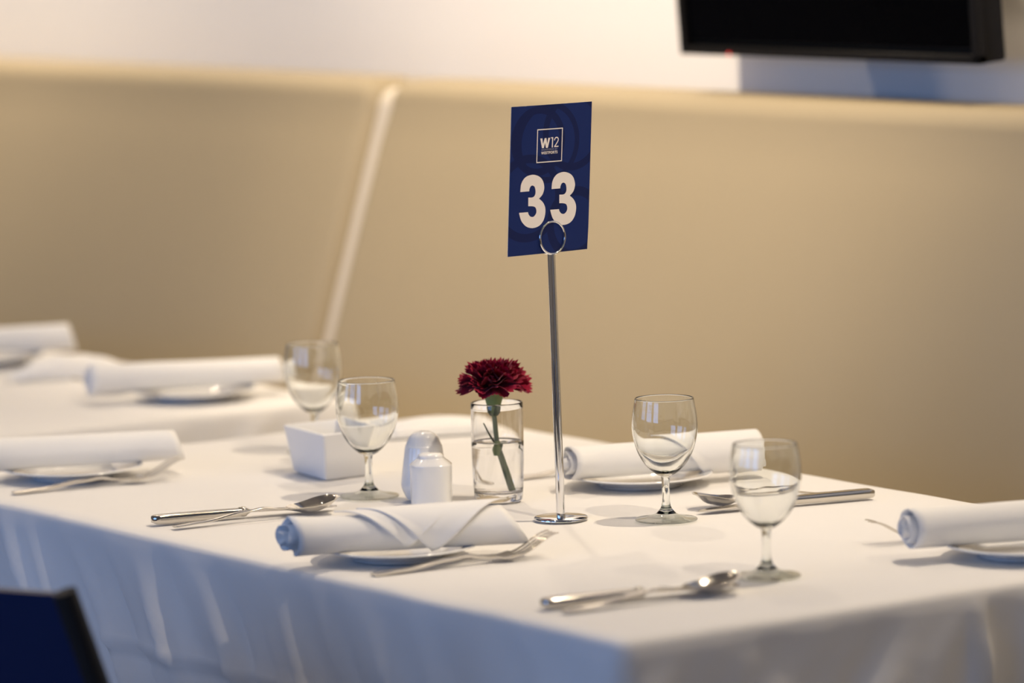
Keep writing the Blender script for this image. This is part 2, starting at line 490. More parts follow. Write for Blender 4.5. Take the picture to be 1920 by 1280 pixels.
tablecloth(*T1, .26, 'white tablecloth draped over the near table with the number 33 stand', 3.0,
           [(LX, .45, -1.1, .010, .014, .0), (LX, .30, -1.0, .010, .012, .01), (LX, .16, -1.0, .008, .011, .02), (LX, .03, -.9, .009, .014, .02),
            (LX, .38, -.8, .007, .009, .01), (LX, .23, -.9, -.007, .010, .01), (LX, -.02, -.8, -.007, .010, .01), (LX, -.20, -.8, .006, .010, .01), (LX, -.12, -.9, .008, .012, .01), (LX, -.30, -.7, .009, .014, .02), (LX, -.50, -.3, .008, .025, .02),
            (NY, .03, .02, .016, .008, .0), (NY, .065, .0, -.008, .01, .0), (NY, .10, .03, .013, .012, .0), (NY, .20, .0, .010, .015, .01),
            (NY, -.25, .2, .008, .03, .02)])
tablecloth(*T2, .26, 'white tablecloth draped over the far table behind the number 33 table', 11.0, [])

# ------------------------------------------------------------------ crockery
def plate(x, y, label, r=.081, first=[None]):
    if first[0] is None:
        root = empty('side_plate', (0, 0, 0))
        top = [(0, .0045), (.040, .0045), (.047, .0055), (.053, .0085), (.066, .0115), (.0785, .0140), (.0805, .0142)]
        bot = [(.0810, .0134), (.0800, .0122), (.066, .0088), (.054, .0050), (.048, .0016), (.047, .0003), (.044, .0003), (.043, .0015), (0, .0015)]
        lathe('dish', smooth_prof(top, 5) + smooth_prof(bot, 4), 'china', root, 72)
        first[0] = root; o = root
    else:
        o = copy_tree(first[0])
    o.location = (x, y, TZ + .0012)
    tag(o, label, 'plate', 'white side plates under napkins')
    return o
plate(.105, .519, 'small white plate under the rolled napkin at the near edge, left of the number stand')
plate(.588, .752, 'small white plate under the napkin behind the middle glass, banquette side')
plate(.147, 1.262, 'small white plate under the napkin at the left picture edge, behind a fork')
plate(.575, .100, 'small white plate under the napkin at the right picture edge')
plate(.635, 1.800, 'small white plate under the napkin on the far table')
plate(.625, 2.365, 'small white plate under the blurred napkin at the far left edge of the picture')

# ------------------------------------------------------------------ napkins
def napkin(pl, pr, zc, rl, rr, label, seed, flaps=(), slant=0., crush=.0, squash=.94, group='rolled white napkins on plates'):
    """a rolled napkin lying from point pl to point pr (x, y), radius rl to rr"""
    a = Vector((pl[0], pl[1])); b = Vector((pr[0], pr[1])); L = (b - a).length
    root = empty('rolled_napkin', (a.x, a.y, TZ + zc), math.atan2(b.y - a.y, b.x - a.x), label, 'napkin', group)
    rnd = random.Random(seed)
    NS, NT = 26, 84; turns = 2.7
    V = []; F = []
    for i in range(NS + 1):
        s = i / NS
        R = rl + (rr - rl) * s ** 1.3 + .0012 * noise.noise(Vector((s * 4, seed, 0)))
        for k in range(NT + 1):
            f = k / NT; ph = 2 * PI * turns * f + 2.2
            r = R * (.30 + .70 * f)
            if f > 1 - 1 / turns: r = R * (.30 + .70 * (1 - 1 / turns)) + (R - R * (.30 + .70 * (1 - 1 / turns))) * min(1, (f - (1 - 1 / turns)) * turns * 2.2)
            n = noise.noise(Vector((math.cos(ph) * 1.4 + seed, math.sin(ph) * 1.4, s * 2.2)))
            r *= 1 + .05 * n
            e = max(0, 1 - s / .13)          # opened, crumpled left end
            r *= 1 + crush * e * (noise.noise(Vector((ph * .9, seed * 2, f * 2))) + .25)
            x = s * L
            x -= e * .011 * (1 - f) * (1 if crush > .13 else .4)
            x += e * crush * .030 * noise.noise(Vector((ph * .7 + seed, f * 2, 0)))
            if s > .7: x += (s - .7) / .3 * slant * (-math.sin(ph)) * r / R * 1.0
            V.append((x, r * math.cos(ph), max(r * math.sin(ph) * squash, -R * .93)))
    W = NT + 1
    for i in range(NS):
        for k in range(NT): F.append((i * W + k, i * W + k + 1, (i + 1) * W + k + 1, (i + 1) * W + k))
    o = mesh('roll', V, F, 'napkin', root)
    md = o.modifiers.new('thickness', 'SOLIDIFY'); md.thickness = .0011; md.offset = 0
    for q, (s0, sm, s1, lift, th0, th1) in enumerate(flaps):
        # outer wrap whose free edge runs down to a point on the front of the roll
        V = []; F = []; NA, NB = 26, 16
        for i in range(NA + 1):
            s = s0 + (s1 - s0) * i / NA
            k = (s - s0) / (sm - s0) if s < sm else (s1 - s) / (s1 - sm)
            k = max(0, min(1, k)); k = k ** 1.15
            if s1 >= 1 and s > sm: k = 1
            R = rl + (rr - rl) * s ** 1.3 + .0014 + lift
            for j in range(NB + 1):
                t = j / NB
                th = th0 + (th0 + (th1 - th0) * k - th0) * t
                extra = .0035 * max(0, t - .75) / .25 * k
                r = R + extra
                V.append((s * L, r * math.cos(th), r * math.sin(th) * squash))
        for i in range(NA):
            for j in range(NB): F.append((i * (NB + 1) + j, i * (NB + 1) + j + 1, (i + 1) * (NB + 1) + j + 1, (i + 1) * (NB + 1) + j))
        f = mesh('flap', V, F, 'napkin', root)
        md = f.modifiers.new('thickness', 'SOLIDIFY'); md.thickness = .0012; md.offset = 1
    return root
D = math.radians
FL = [(.20, .50, .82, .0001, D(80), D(222)), (.30, .62, .98, .0014, D(80), D(236))]
napkin((-.014, .533), (.200, .450), .0345, .0205, .0230, 'rolled white napkin on the plate nearest the camera, open blue-lit end at left', 5, FL, slant=.016, crush=.35)
napkin((.500, .764), (.718, .706), .0345, .0205, .0205, 'rolled white napkin on the plate behind the middle glass', 8, [(.42, .70, 1.0, .0002, D(80), D(250))], slant=.008, crush=.2)
napkin((.040, 1.300), (.262, 1.215), .0345, .0215, .0190, 'rolled white napkin at the left picture edge, behind a fork', 12, [], slant=.006, crush=.15)
napkin((.468, .148), (.705, .085), .0345, .0220, .0225, 'rolled white napkin at the right picture edge with its spiral end facing left', 21, [], slant=.006, crush=.16)
napkin((.505, 1.852), (.752, 1.770), .0345, .0225, .0190, 'rolled white napkin on the plate on the far table, left of the far glass', 27, [], slant=.004, crush=.12)
napkin((.515, 2.420), (.748, 2.335), 0.0355, .0190, .0225, 'blurred rolled white napkin at the far left edge of the picture', 33, [], slant=.006, crush=.12)

def folded_napkin(x, y, rz, L, W, H, label, seed):
    """napkin folded flat in several layers, the top layer bulging"""
    root = empty('folded_napkin', (x, y, TZ + .0022), rz, label, 'napkin', 'folded napkins lying flat')
    for q in range(3):
        V = []; F = []; nx, ny = 22, 12
        for side in (0, 1):
            for i in range(nx + 1):
                for j in range(ny + 1):
                    u, v = i / nx * 2 - 1, j / ny * 2 - 1
                    sh = 1 - .06 * q
                    dome = max(0, (1 - abs(u) ** 2.4)) * max(0, (1 - abs(v) ** 2.2))
                    z0 = .0035 * q
                    z = z0 + (H * (.35 + .32 * q) - z0) * dome ** .7 * (1 + .18 * noise.noise(Vector((u * 2 + seed, v * 2, q))))
                    if side == 0: z = max(0, z - .003) if q == 0 else max(.0033 * q * dome, z - .004)
                    V.append((u * L / 2 * sh + .006 * q, v * W / 2 * sh * (1 - .12 * u), z))
        n = (nx + 1) * (ny + 1)
        for side in (0, 1):
            for i in range(nx):
                for j in range(ny):
                    a = side * n + i * (ny + 1) + j
                    F.append((a, a + 1, a + ny + 2, a + ny + 1))
        rim = [(i, 0) for i in range(nx)] + [(nx, j) for j in range(ny)] + [(i, ny) for i in range(nx, 0, -1)] + [(0, j) for j in range(ny, 0, -1)]
        for k in range(len(rim)):
            a = rim[k]; b = rim[(k + 1) % len(rim)]
            A = a[0] * (ny + 1) + a[1]; B = b[0] * (ny + 1) + b[1]
            F.append((A, B, B + n, A + n))
        mesh('layer', V, F, 'napkin', root)
    return root
RZ = math.atan2(-.577, .816)
folded_napkin(.668, 1.292, RZ + .25, .150, .085, .018, 'folded white napkin at the far corner of the near table, behind the shakers', 2)
folded_napkin(.640, 2.160, RZ + .25, .165, .085, .028, 'blurred folded white napkin on the far table near the left picture edge', 6)

# ------------------------------------------------------------------ cutlery (local x from handle end to tip)
def strip(st, ny, top, bot):
    """closed loft: stations x, top(x, v) and bot(x, v) -> (y, z), v in -1..1"""
    V = []; F = []; n = ny + 1
    for x in st:
        for j in range(n): v = 2 * j / ny - 1; y, z = top(x, v); V.append((x, y, z))
        for j in range(n): v = 1 - 2 * j / ny; y, z = bot(x, v); V.append((x, y, z))
    m_ = 2 * n
    for i in range(len(st) - 1):
        for j in range(m_):
            q = (j + 1) % m_
            F.append((i * m_ + j, i * m_ + q, (i + 1) * m_ + q, (i + 1) * m_ + j))
    F.append(tuple(range(m_))); F.append(tuple(range((len(st) - 1) * m_, len(st) * m_)))
    return V, F

def make_spoon():
    root = empty('spoon')
    L, xb = .196, .134
    hw = lambda x: lerp([(0, .0058), (.004, .0068), (.05, .0055), (.10, .0033), (.125, .0030), (.134, .0036)], x) if x <= xb else \
        max(.0008, .0202 * max(0, 1 - abs((x - .1700) / (.0365 if x < .170 else .0262)) ** 2.15) ** .5)
    zc = lambda x: lerp([(0, .0022), (.03, .0038), (.085, .0105), (.106, .0125), (.128, .0092), (.150, .0098), (.196, .0170)], x)
    dep = lambda x: lerp([(.126, 0.), (.165, .0092), (.178, .0090), (.196, .0003)], x)
    th = lambda x: lerp([(0, .0026), (.10, .0030), (.135, .0022), (.15, .0013), (.196, .0011)], x)
    top = lambda x, v: (v * hw(x), zc(x) - dep(x) * (1 - v * v) - (.0008 * v * v if x < .12 else 0))
    bot = lambda x, v: (v * hw(x) * .96, zc(x) - dep(x) * (1 - v * v) - th(x) * (1 - .35 * v * v))
    V, F = strip(frange(0, xb, 26), 6, top, bot); mesh('handle', V, F, 'steel', root, auto=50)
    V, F = strip(frange(xb, L - .0004, 30), 14, top, bot); mesh('bowl', V, F, 'steel', root, auto=60)
    return root
def make_fork():
    root = empty('fork')
    xb = .128
    hw = lambda x: lerp([(0, .0058), (.004, .0066), (.05, .0054), (.10, .0033), (.122, .0030), (.130, .0042), (.150, .0125), (.160, .0134), (.206, .0125)], x)
    zc = lambda x: lerp([(0, .0022), (.03, .0036), (.085, .0090), (.103, .0108), (.134, .0050), (.146, .0036), (.160, .0055), (.206, .0235)], x)
    th = lambda x: lerp([(0, .0026), (.10, .0030), (.14, .0020), (.206, .0012)], x)
    top = lambda x, v: (v * hw(x), zc(x) - (.0008 * v * v if x < .12 else -.0012 * v * v * min(1, (x - .12) / .03)))
    bot = lambda x, v: (v * hw(x) * .96, top(x, v)[1] - th(x))
    V, F = strip(frange(0, xb, 24), 6, top, bot); mesh('handle', V, F, 'steel', root, auto=50)
    V, F = strip(frange(xb, .161, 12), 12, top, bot)
    h = mesh('head', V, F, 'steel', root, auto=55)
    for c in (-.79, -.263, .263, .79):
        def tt(x, v, c=c):
            k = lerp([(.159, 1.), (.195, .92), (.206, .35)], x); return (c * hw(x) + v * .0019 * k, zc(x) + .0012 * c * c)
        def bb(x, v, c=c):
            k = lerp([(.159, 1.), (.195, .92), (.206, .35)], x); return (c * hw(x) + v * .0016 * k, zc(x) + .0012 * c * c - .0014)
        V, F = strip(frange(.159, .206, 12), 2, tt, bb); mesh('tine', V, F, 'steel', h, auto=55)
    return root
def make_knife():
    root = empty('table_knife')
    V = []; F = []; n = 16
    st = [(0, .25), (.0012, .72), (.004, .95), (.008, 1.), (.03, 1.), (.06, .97), (.09, .90), (.1005, .86)]
    for x, k in st:
        for j in range(n):
            a = 2 * PI * j / n; e = .36
            cy = math.copysign(abs(math.cos(a)) ** e, math.cos(a)); cz = math.copysign(abs(math.sin(a)) ** e, math.sin(a))
            V.append((x, .0078 * k * cy, 0.0054 + .0049 * k * cz))
    for i in range(len(st) - 1):
        for j in range(n):
            q = (j + 1) % n; F.append((i * n + j, i * n + q, (i + 1) * n + q, (i + 1) * n + j))
    F.append(tuple(range(n))); F.append(tuple(range((len(st) - 1) * n, len(st) * n)))
    mesh('handle', V, F, 'steel', root, auto=50)
    V = []; F = []
    st = [(.0995, .8), (.101, 1.02), (.104, 1.08), (.107, 1.0), (.1085, .7), (.112, .42)]
    for x, k in st:
        for j in range(n):
            a = 2 * PI * j / n
            V.append((x, .0074 * k * math.cos(a), .0058 + .0052 * k * math.sin(a)))
    for i in range(len(st) - 1):
        for j in range(n):
            q = (j + 1) % n; F.append((i * n + j, i * n + q, (i + 1) * n + q, (i + 1) * n + j))
    F.append(tuple(range(n))); F.append(tuple(range((len(st) - 1) * n, len(st) * n)))
    mesh('collar', V, F, 'steel', root, auto=50)
    back = lambda x: lerp([(.108, .0062), (.19, .0078), (.206, .0060), (.2135, .0005)], x)
    edge = lambda x: lerp([(.108, -.0062), (.120, -.0105), (.19, -.0105), (.206, -.0060), (.2135, -.0003)], x)
    zz = lambda x: lerp([(.108, .0058), (.213, .0030)], x)
    mid = lambda x, v: edge(x) + (back(x) - edge(x)) * (v + 1) / 2
    V, F = strip(frange(.108, .2135, 20), 4, lambda x, v: (mid(x, v), zz(x) + .0009 * (.35 + .65 * (v + 1) / 2)),
                 lambda x, v: (mid(x, v), zz(x) - .0009 * (.35 + .65 * (v + 1) / 2)))
    mesh('blade', V, F, 'steel', root, auto=40)
    return root
CUT = {'spoon': make_spoon(), 'fork': make_fork(), 'knife': make_knife()}
used = set()
def cutlery(kind, handle, tip, label, dz=0., roll=0.):
    o = CUT[kind] if kind not in used else copy_tree(CUT[kind]); used.add(kind)
    o.location = (handle[0], handle[1], TZ + .0018 + dz)
    o.rotation_euler = (roll, 0, math.atan2(tip[1] - handle[1], tip[0] - handle[0]))
    tag(o, label, kind, {'spoon': 'dessert spoons', 'fork': 'table forks', 'knife': 'table knives'}[kind])
    return o
cutlery('fork', (.025, .443), (.228, .422), 'steel fork in front of the nearest plate, tines pointing right')
cutlery('fork', (.032, 1.195), (.237, 1.164), 'steel fork at the left picture edge in front of a plate')
cutlery('fork', (.500, .885), (.700, .856), 'steel fork whose end shows between the tumbler and the number stand pole')
cutlery('fork', (.704, .205), (.501, .254), 'steel fork tip poking out behind the napkin at the right picture edge')
cutlery('fork', (.731, 1.895), (.528, 1.941), 'blurred steel fork poking out behind the napkin on the far table')
cutlery('knife', (.028, .879), (.236, .838), 'steel knife under the spoon at left, behind the nearest napkin')
cutlery('knife', (.034, .170), (.243, .140), 'steel knife beside the spoon at the near corner of the table')
cutlery('knife', (.712, .495), (.504, .536), 'steel knife lying behind the rightmost glass, thick handle at right')
cutlery('spoon', (.033, .840), (.210, .821), 'steel spoon resting on a knife at left, behind the nearest napkin', .001)
cutlery('spoon', (.038, .141), (.207, .126), 'steel spoon with bright highlights at the near corner of the table', .001)
cutlery('spoon', (.712, .540), (.538, .560), 'steel spoon behind the rightmost glass, bowl at left')

# ------------------------------------------------------------------ goblets
def make_goblet():
    root = empty('water_goblet')
    outer = smooth_prof([(.0045, .0470), (.0095, .0490), (.0172, .0552), (.0245, .0640), (.0298, .0745), (.0334, .0870), (.0350, .0990), (.0343, .1130), (.0322, .1260), (.0314, .1300)], 6)
    rim = [(.0311, .1307), (.0305, .1307)]
    inner = smooth_prof([(.0302, .1298), (.0309, .1258), (.0331, .1130), (.0338, .0990), (.0322, .0872), (.0285, .0752), (.0230, .0656), (.0158, .0574), (.0080, .0524), (0, .0512)], 6)
    lathe('bowl', [(0, .0462)] + outer + rim + inner, 'glass', root, 64)
    lathe('stem', [(0, .0465)] + smooth_prof([(.0050, .0466), (.0044, .0420), (.0040, .0340), (.0041, .0240), (.0047, .0170), (.0064, .0125), (.0095, .0088), (.0105, .0078)], 6) + [(0, .0078)], 'glass_solid', root, 40)
    lathe('foot', [(0, .0077), (.0104, .0077)] + smooth_prof([(.0130, .0062), (.0200, .0040), (.0290, .0026), (.0325, .0021)], 5) + [(.0332, .0015), (.0330, .0006), (.0318, .0002), (0, .0009)], 'glass_foot', root, 64)
    return root
gob = make_goblet()
for i, (x, y, lb) in enumerate(((.305, .172, 'clear stemmed glass nearest the camera, at the right above the spoon'),
                                (.4505, .524, 'clear stemmed glass just right of the number stand, in sharp focus'),
                                (.313, .888, 'clear stemmed glass left of the shakers, in front of the white dish'),
                                (.468, 1.242, 'blurred clear stemmed glass farthest back, behind the white dish'))):
    o = gob if i == 0 else copy_tree(gob)
    o.location = (x, y, TZ + .0016); tag(o, lb, 'glass', 'stemmed water glasses')
    o.rotation_euler = (0, 0, i * .7)

# ------------------------------------------------------------------ tumbler of water with the carnation
VX, VY = .4005, .762
def tumbler():
    root = empty('tumbler_vase', (VX, VY, TZ + .0016), 0, 'straight clear tumbler of water holding the red carnation', 'glass')
    R1, R0 = .0288, .0262
    ro = lambda z: R0 + (R1 - R0) * min(1, z / .05) ** .7
    out_p = [(0, .0008), (R0 - .003, .0004), (R0 - .0008, .0010), (R0, .0032)] + [(ro(z), z) for z in frange(.006, .1085, 14)]
    in_p = [(ro(.1085) - .0004, .1095), (ro(.1085) - .0013, .1095)] + [(ro(z) - .0017, z) for z in reversed(frange(.016, .108, 14))] + [(ro(.012) - .0030, .0118), (ro(.01) - .006, .0102), (0, .0096)]
    lathe('glass_body', out_p + in_p, 'vase', root, 64)
    WL = .0665
    ri = lambda z: ro(z) - .0015
    wp = [(0, .0094), (ri(.01) - .0045, .0100), (ri(.012) - .0013, .0120)] + [(ri(z), z) for z in frange(.016, WL, 8)] + [(ri(WL) - .0006, WL - .0004), (ri(WL) - .002, WL - .0009), (0, WL - .0009)]
    lathe('water', wp, 'water', root, 64)
tumbler()

def carnation():
    img = Vector((.816, -.577, 0)); dep = Vector((.575, .818, 0))    # sideways and away as seen from the room
    root = empty('carnation', (VX, VY, TZ + .010), 0, 'dark crimson carnation on a green stem standing in the tumbler', 'flower')
    P = lambda a, d, z: img * a + dep * d + Vector((0, 0, z - .010))
    path = [P(.0112, .002, .0125), P(.0075, .002, .030), P(.0030, .001, .050), P(-.0005, 0, .064), P(-.0016, 0, .078), P(-.0026, 0, .092), P(-.0034, 0, .0985)]
    pts = []
    for a, b in zip(path, path[1:]):
        for i in range(5): pts.append(a.lerp(b, i / 5))
    pts.append(path[-1])
    V, F = tube_vf(pts, [.0029] * 8 + [.0027] * (len(pts) - 8), 12); mesh('stem', V, F, 'stem', root, auto=50)
    V, F = lathe_vf(smooth_prof([(.0028, -.008), (.0038, -.003), (.0043, .001), (.0038, .005), (.0028, .0075)], 5), 20)
    nd = Matrix.Translation(path[3] + Vector((0, 0, -.003)))
    mesh('node', [nd @ Vector(v) for v in V], F, 'calyx', root)
    def leaf(base, tip, sag, w):
        V = []; F = []; n = 12; d = tip - base; s = d.cross(Vector((0, 0, 1))).normalized() * .4 + dep * .2 + Vector((0, 0, .75)); s -= s.dot(d.normalized()) * d.normalized(); s.normalize()
        nn = d.normalized().cross(s).normalized()
        for i in range(n + 1):
            t = i / n; c = base + d * t + Vector((0, 0, sag * math.sin(PI * t)))
            ww = w * (1 - t) ** .6 * (.5 + .5 * min(1, t * 6))
            for k in (-1, 0, 1): V.append(c + s * (ww * k) + nn * (.0008 * (1 - abs(k)) - .0002))
            for k in (1, 0, -1): V.append(c + s * (ww * k) + nn * (.0008 * (1 - abs(k)) - .0008))
        for i in range(n):
            for k in range(6):
                q = (k + 1) % 6; F.append((i * 6 + k, i * 6 + q, i * 6 + 6 + q, i * 6 + 6 + k))
        F.append((0, 1, 2, 3, 4, 5)); mesh('leaf', V, F, 'leaf', root)
    leaf(P(-.002, 0, .064), P(-.0150, -.002, .0885), -.002, .0022)
    leaf(P(.002, 0, .066), P(.0215, .003, .0560), .004, .0020)
    # calyx and its little bracts, leaning slightly
    top = path[-1]
    ax = (Vector((0, 0, 1)) + img * .02).normalized()
    rot = ax.to_track_quat('Z', 'Y').to_matrix().to_4x4()
    C = Matrix.Translation(top - ax * .003) @ rot
    V, F = lathe_vf([(0, 0)] + smooth_prof([(.0030, 0), (.0052, .004), (.0072, .010), (.0100, .020), (.0122, .027)], 5) + [(.0105, .027), (.004, .018), (0, .017)], 28)
    cal = mesh('calyx', [C @ Vector(v) for v in V], F, 'calyx', root, auto=50)
    for k in range(4):
        a = k * PI / 2 + .5; V = []; F = []
        for i in range(7):
            t = i / 6; r = .0034 + .0052 * t + .0012 * math.sin(PI * t); z = .001 + .011 * t; w = .0042 * (1 - t) ** .7 * (.6 + t)
            for s in (-1, 0, 1):
                aa = a + s * w / r
                V.append(C @ Vector(((r + .0004) * math.cos(aa), (r + .0004) * math.sin(aa), z)))
        for i in range(6):
            for s in range(2): F.append((i * 3 + s, i * 3 + s + 1, i * 3 + 4 + s, i * 3 + 3 + s))
        bo = mesh('bract', V, F, 'leaf', cal); bo.modifiers.new('thickness', 'SOLIDIFY').thickness = .0006
    # petals: fringed, ruffled fans in opening layers
    rnd = random.Random(41)
    H = C @ Vector((0, 0, .022))
    layers = [(12, 1.72, .0455, 1.05, .0045), (12, 1.36, .0445, 1.02, .0055), (12, 1.06, .0430, .98, .0058), (11, .76, .0425, .92, .006), (9, .48, .0410, .80, .006), (6, .20, .0385, .66, .005)]
    for li, (cnt, opn, ln, wid, ruf) in enumerate(layers):
        for k in range(cnt):
            az = 2 * PI * (k + rnd.uniform(-.22, .22)) / cnt + li * .9
            o_ = opn * rnd.uniform(.86, 1.12); l_ = ln * rnd.uniform(.9, 1.06); ph = rnd.uniform(0, 6.28); sd = rnd.uniform(0, 50)
            nt_, na = 9, 22
            V = []; F = []
            # centre path
            r, z = .003, 0.; cen = [(r, z, 0.)]
            for i in range(1, nt_ + 1):
                t = i / nt_; psi = o_ * min(1.0, t * 1.7) if li < 2 else o_ * t ** .8 * 1.15
                r += math.sin(psi) * l_ / nt_; z += math.cos(psi) * l_ / nt_
                cen.append((r, z, psi))
            for i, (r, z, psi) in enumerate(cen):
                t = i / nt_
                hwid = (.0035 + .0190 * wid * t ** 1.25)
                for j in range(na + 1):
                    v = 2 * j / na - 1
                    rr, zz = r, z
                    # scalloped outline: sides shorter, zigzag at the rim
                    short = -.32 * l_ * (v * v) * t * .55
                    if i == nt_: short += (.0040 if j % 2 else -.0006) * rnd.uniform(.5, 1.15)
                    w_ = ruf * t ** 1.8 * (math.sin(v * 6.0 + ph) * .7 + .6 * noise.noise(Vector((v * 2.4 + sd, t * 2, sd))))
                    dr = math.sin(psi) * short + math.cos(psi) * w_ * -1
                    dz = math.cos(psi) * short + math.sin(psi) * w_
                    ang = hwid * v / max(.010, r * .6 + .012)
                    ang = max(-1.25, min(1.25, ang))
                    R2 = rr + dr
                    lat = hwid * v
                    # fan around the axis, blending from flat to curved
                    x = R2 * math.cos(ang * .55); y = lat * .9
                    V.append(H + (rot.to_3x3() @ Vector((x * math.cos(az) - y * math.sin(az), x * math.sin(az) + y * math.cos(az), zz + dz))))
            for i in range(nt_):
                for j in range(na):
                    a = i * (na + 1) + j; F.append((a, a + 1, a + na + 2, a + na + 1))
            mesh('petal', V, F, 'petal', root)
carnation()

# ------------------------------------------------------------------ shakers and dish
def sq(p, amt):
    return lambda a: 1 / ((abs(math.cos(a)) ** p + abs(math.sin(a)) ** p) ** (1 / p)) * amt + (1 - amt)
def shaker(x, y, rz, prof, label, square, holes):
    root = empty('shaker', (x, y, TZ + .0016), rz, label, 'shaker', 'white shakers')
    lathe('body', prof, 'china', root, 64, squash=square)
    zt = prof[-1][1]
    for hx, hy, hz in holes:
        V, F = lathe_vf([(0, -.0012), (.0009, -.0012), (.0009, .00025), (0, .0003)], 10)
        mesh('hole', [(hx + v[0], hy + v[1], hz + v[2]) for v in V], F, 'hole', root)
    return root
tall = [(0, .0006), (.0170, .0004)] + smooth_prof([(.0190, .0008), (.0220, .0060), (.0255, .0150), (.0252, .0230), (.0232, .0400), (.0207, .0590)], 5) + smooth_prof([(.0204, .0600), (.0197, .0612), (.0172, .0668), (.0145, .0712), (.0100, .0744), (.0050, .0758)], 4) + [(0, .0761)]
short_ = [(0, .0006), (.0195, .0004)] + smooth_prof([(.0215, .0010), (.0226, .0040), (.0228, .0150), (.0231, .0300), (.0233, .0440), (.0228, .0462)], 5) + smooth_prof([(.0215, .0474), (.0180, .0502), (.0150, .0525), (.0144, .0535), (.0136, .0560), (.0105, .0578), (.0050, .0585)], 4) + [(0, .0586)]
shaker(.3475, .829, .2, tall, 'taller white china shaker with a domed top, just behind the short one', None, [(-.004, -.001, .0756), (.003, .004, .0756), (.003, -.004, .0756)])
shaker(.327, .785, -.62, short_, 'shorter white china shaker with a stepped top, beside the tumbler', sq(3.2, .55), [(0, 0, .0584)])

def packet_dish():
    root = empty('packet_dish', (.344, 1.027, TZ + .0016), 0, 'white tapered rectangular ceramic dish behind a stemmed glass', 'dish')
    B = [(0, 0), (.062, .002), (.075, .090), (.014, .092)]            # foot print
    cx = sum(p[0] for p in B) / 4; cy = sum(p[1] for p in B) / 4
    def ring(scale, z, inset=0., rad=.004):
        pts = []
        for k in range(4):
            p = Vector(B[k]) - Vector((cx, cy)); pp = Vector(B[k - 1]) - Vector((cx, cy)); pn = Vector(B[(k + 1) % 4]) - Vector((cx, cy))
            p, pp, pn = p * scale, pp * scale, pn * scale
            d0 = (pp - p).normalized(); d1 = (pn - p).normalized()
            p = p + (d0 + d1) * inset
            for t in range(4):
                u = t / 3; a = p + d0 * rad; b = p + d1 * rad
                q = a * (1 - u) ** 2 + p * (2 * u * (1 - u)) + b * u * u
                pts.append((q.x + cx, q.y + cy, z))
        return pts
    H = .0545
    rows = [ring(.97, .0006), ring(1.0, .003), ring(1.10, H * .5), ring(1.22, H - .001), ring(1.215, H, .0012), ring(1.205, H, .0035), ring(1.19, H - .002, .0048), ring(1.08, H * .5, .005), ring(1.0, .007, .005)]
    V = [v for r in rows for v in r]; n = len(rows[0]); F = []
    for i in range(len(rows) - 1):
        for j in range(n):
            q = (j + 1) % n; F.append((i * n + j, i * n + q, (i + 1) * n + q, (i + 1) * n + j))
    F.append(tuple(range(n))); F.append(tuple(range((len(rows) - 1) * n, len(rows) * n)))
    mesh('dish_body', V, F, 'matte_china', root, auto=40)
packet_dish()

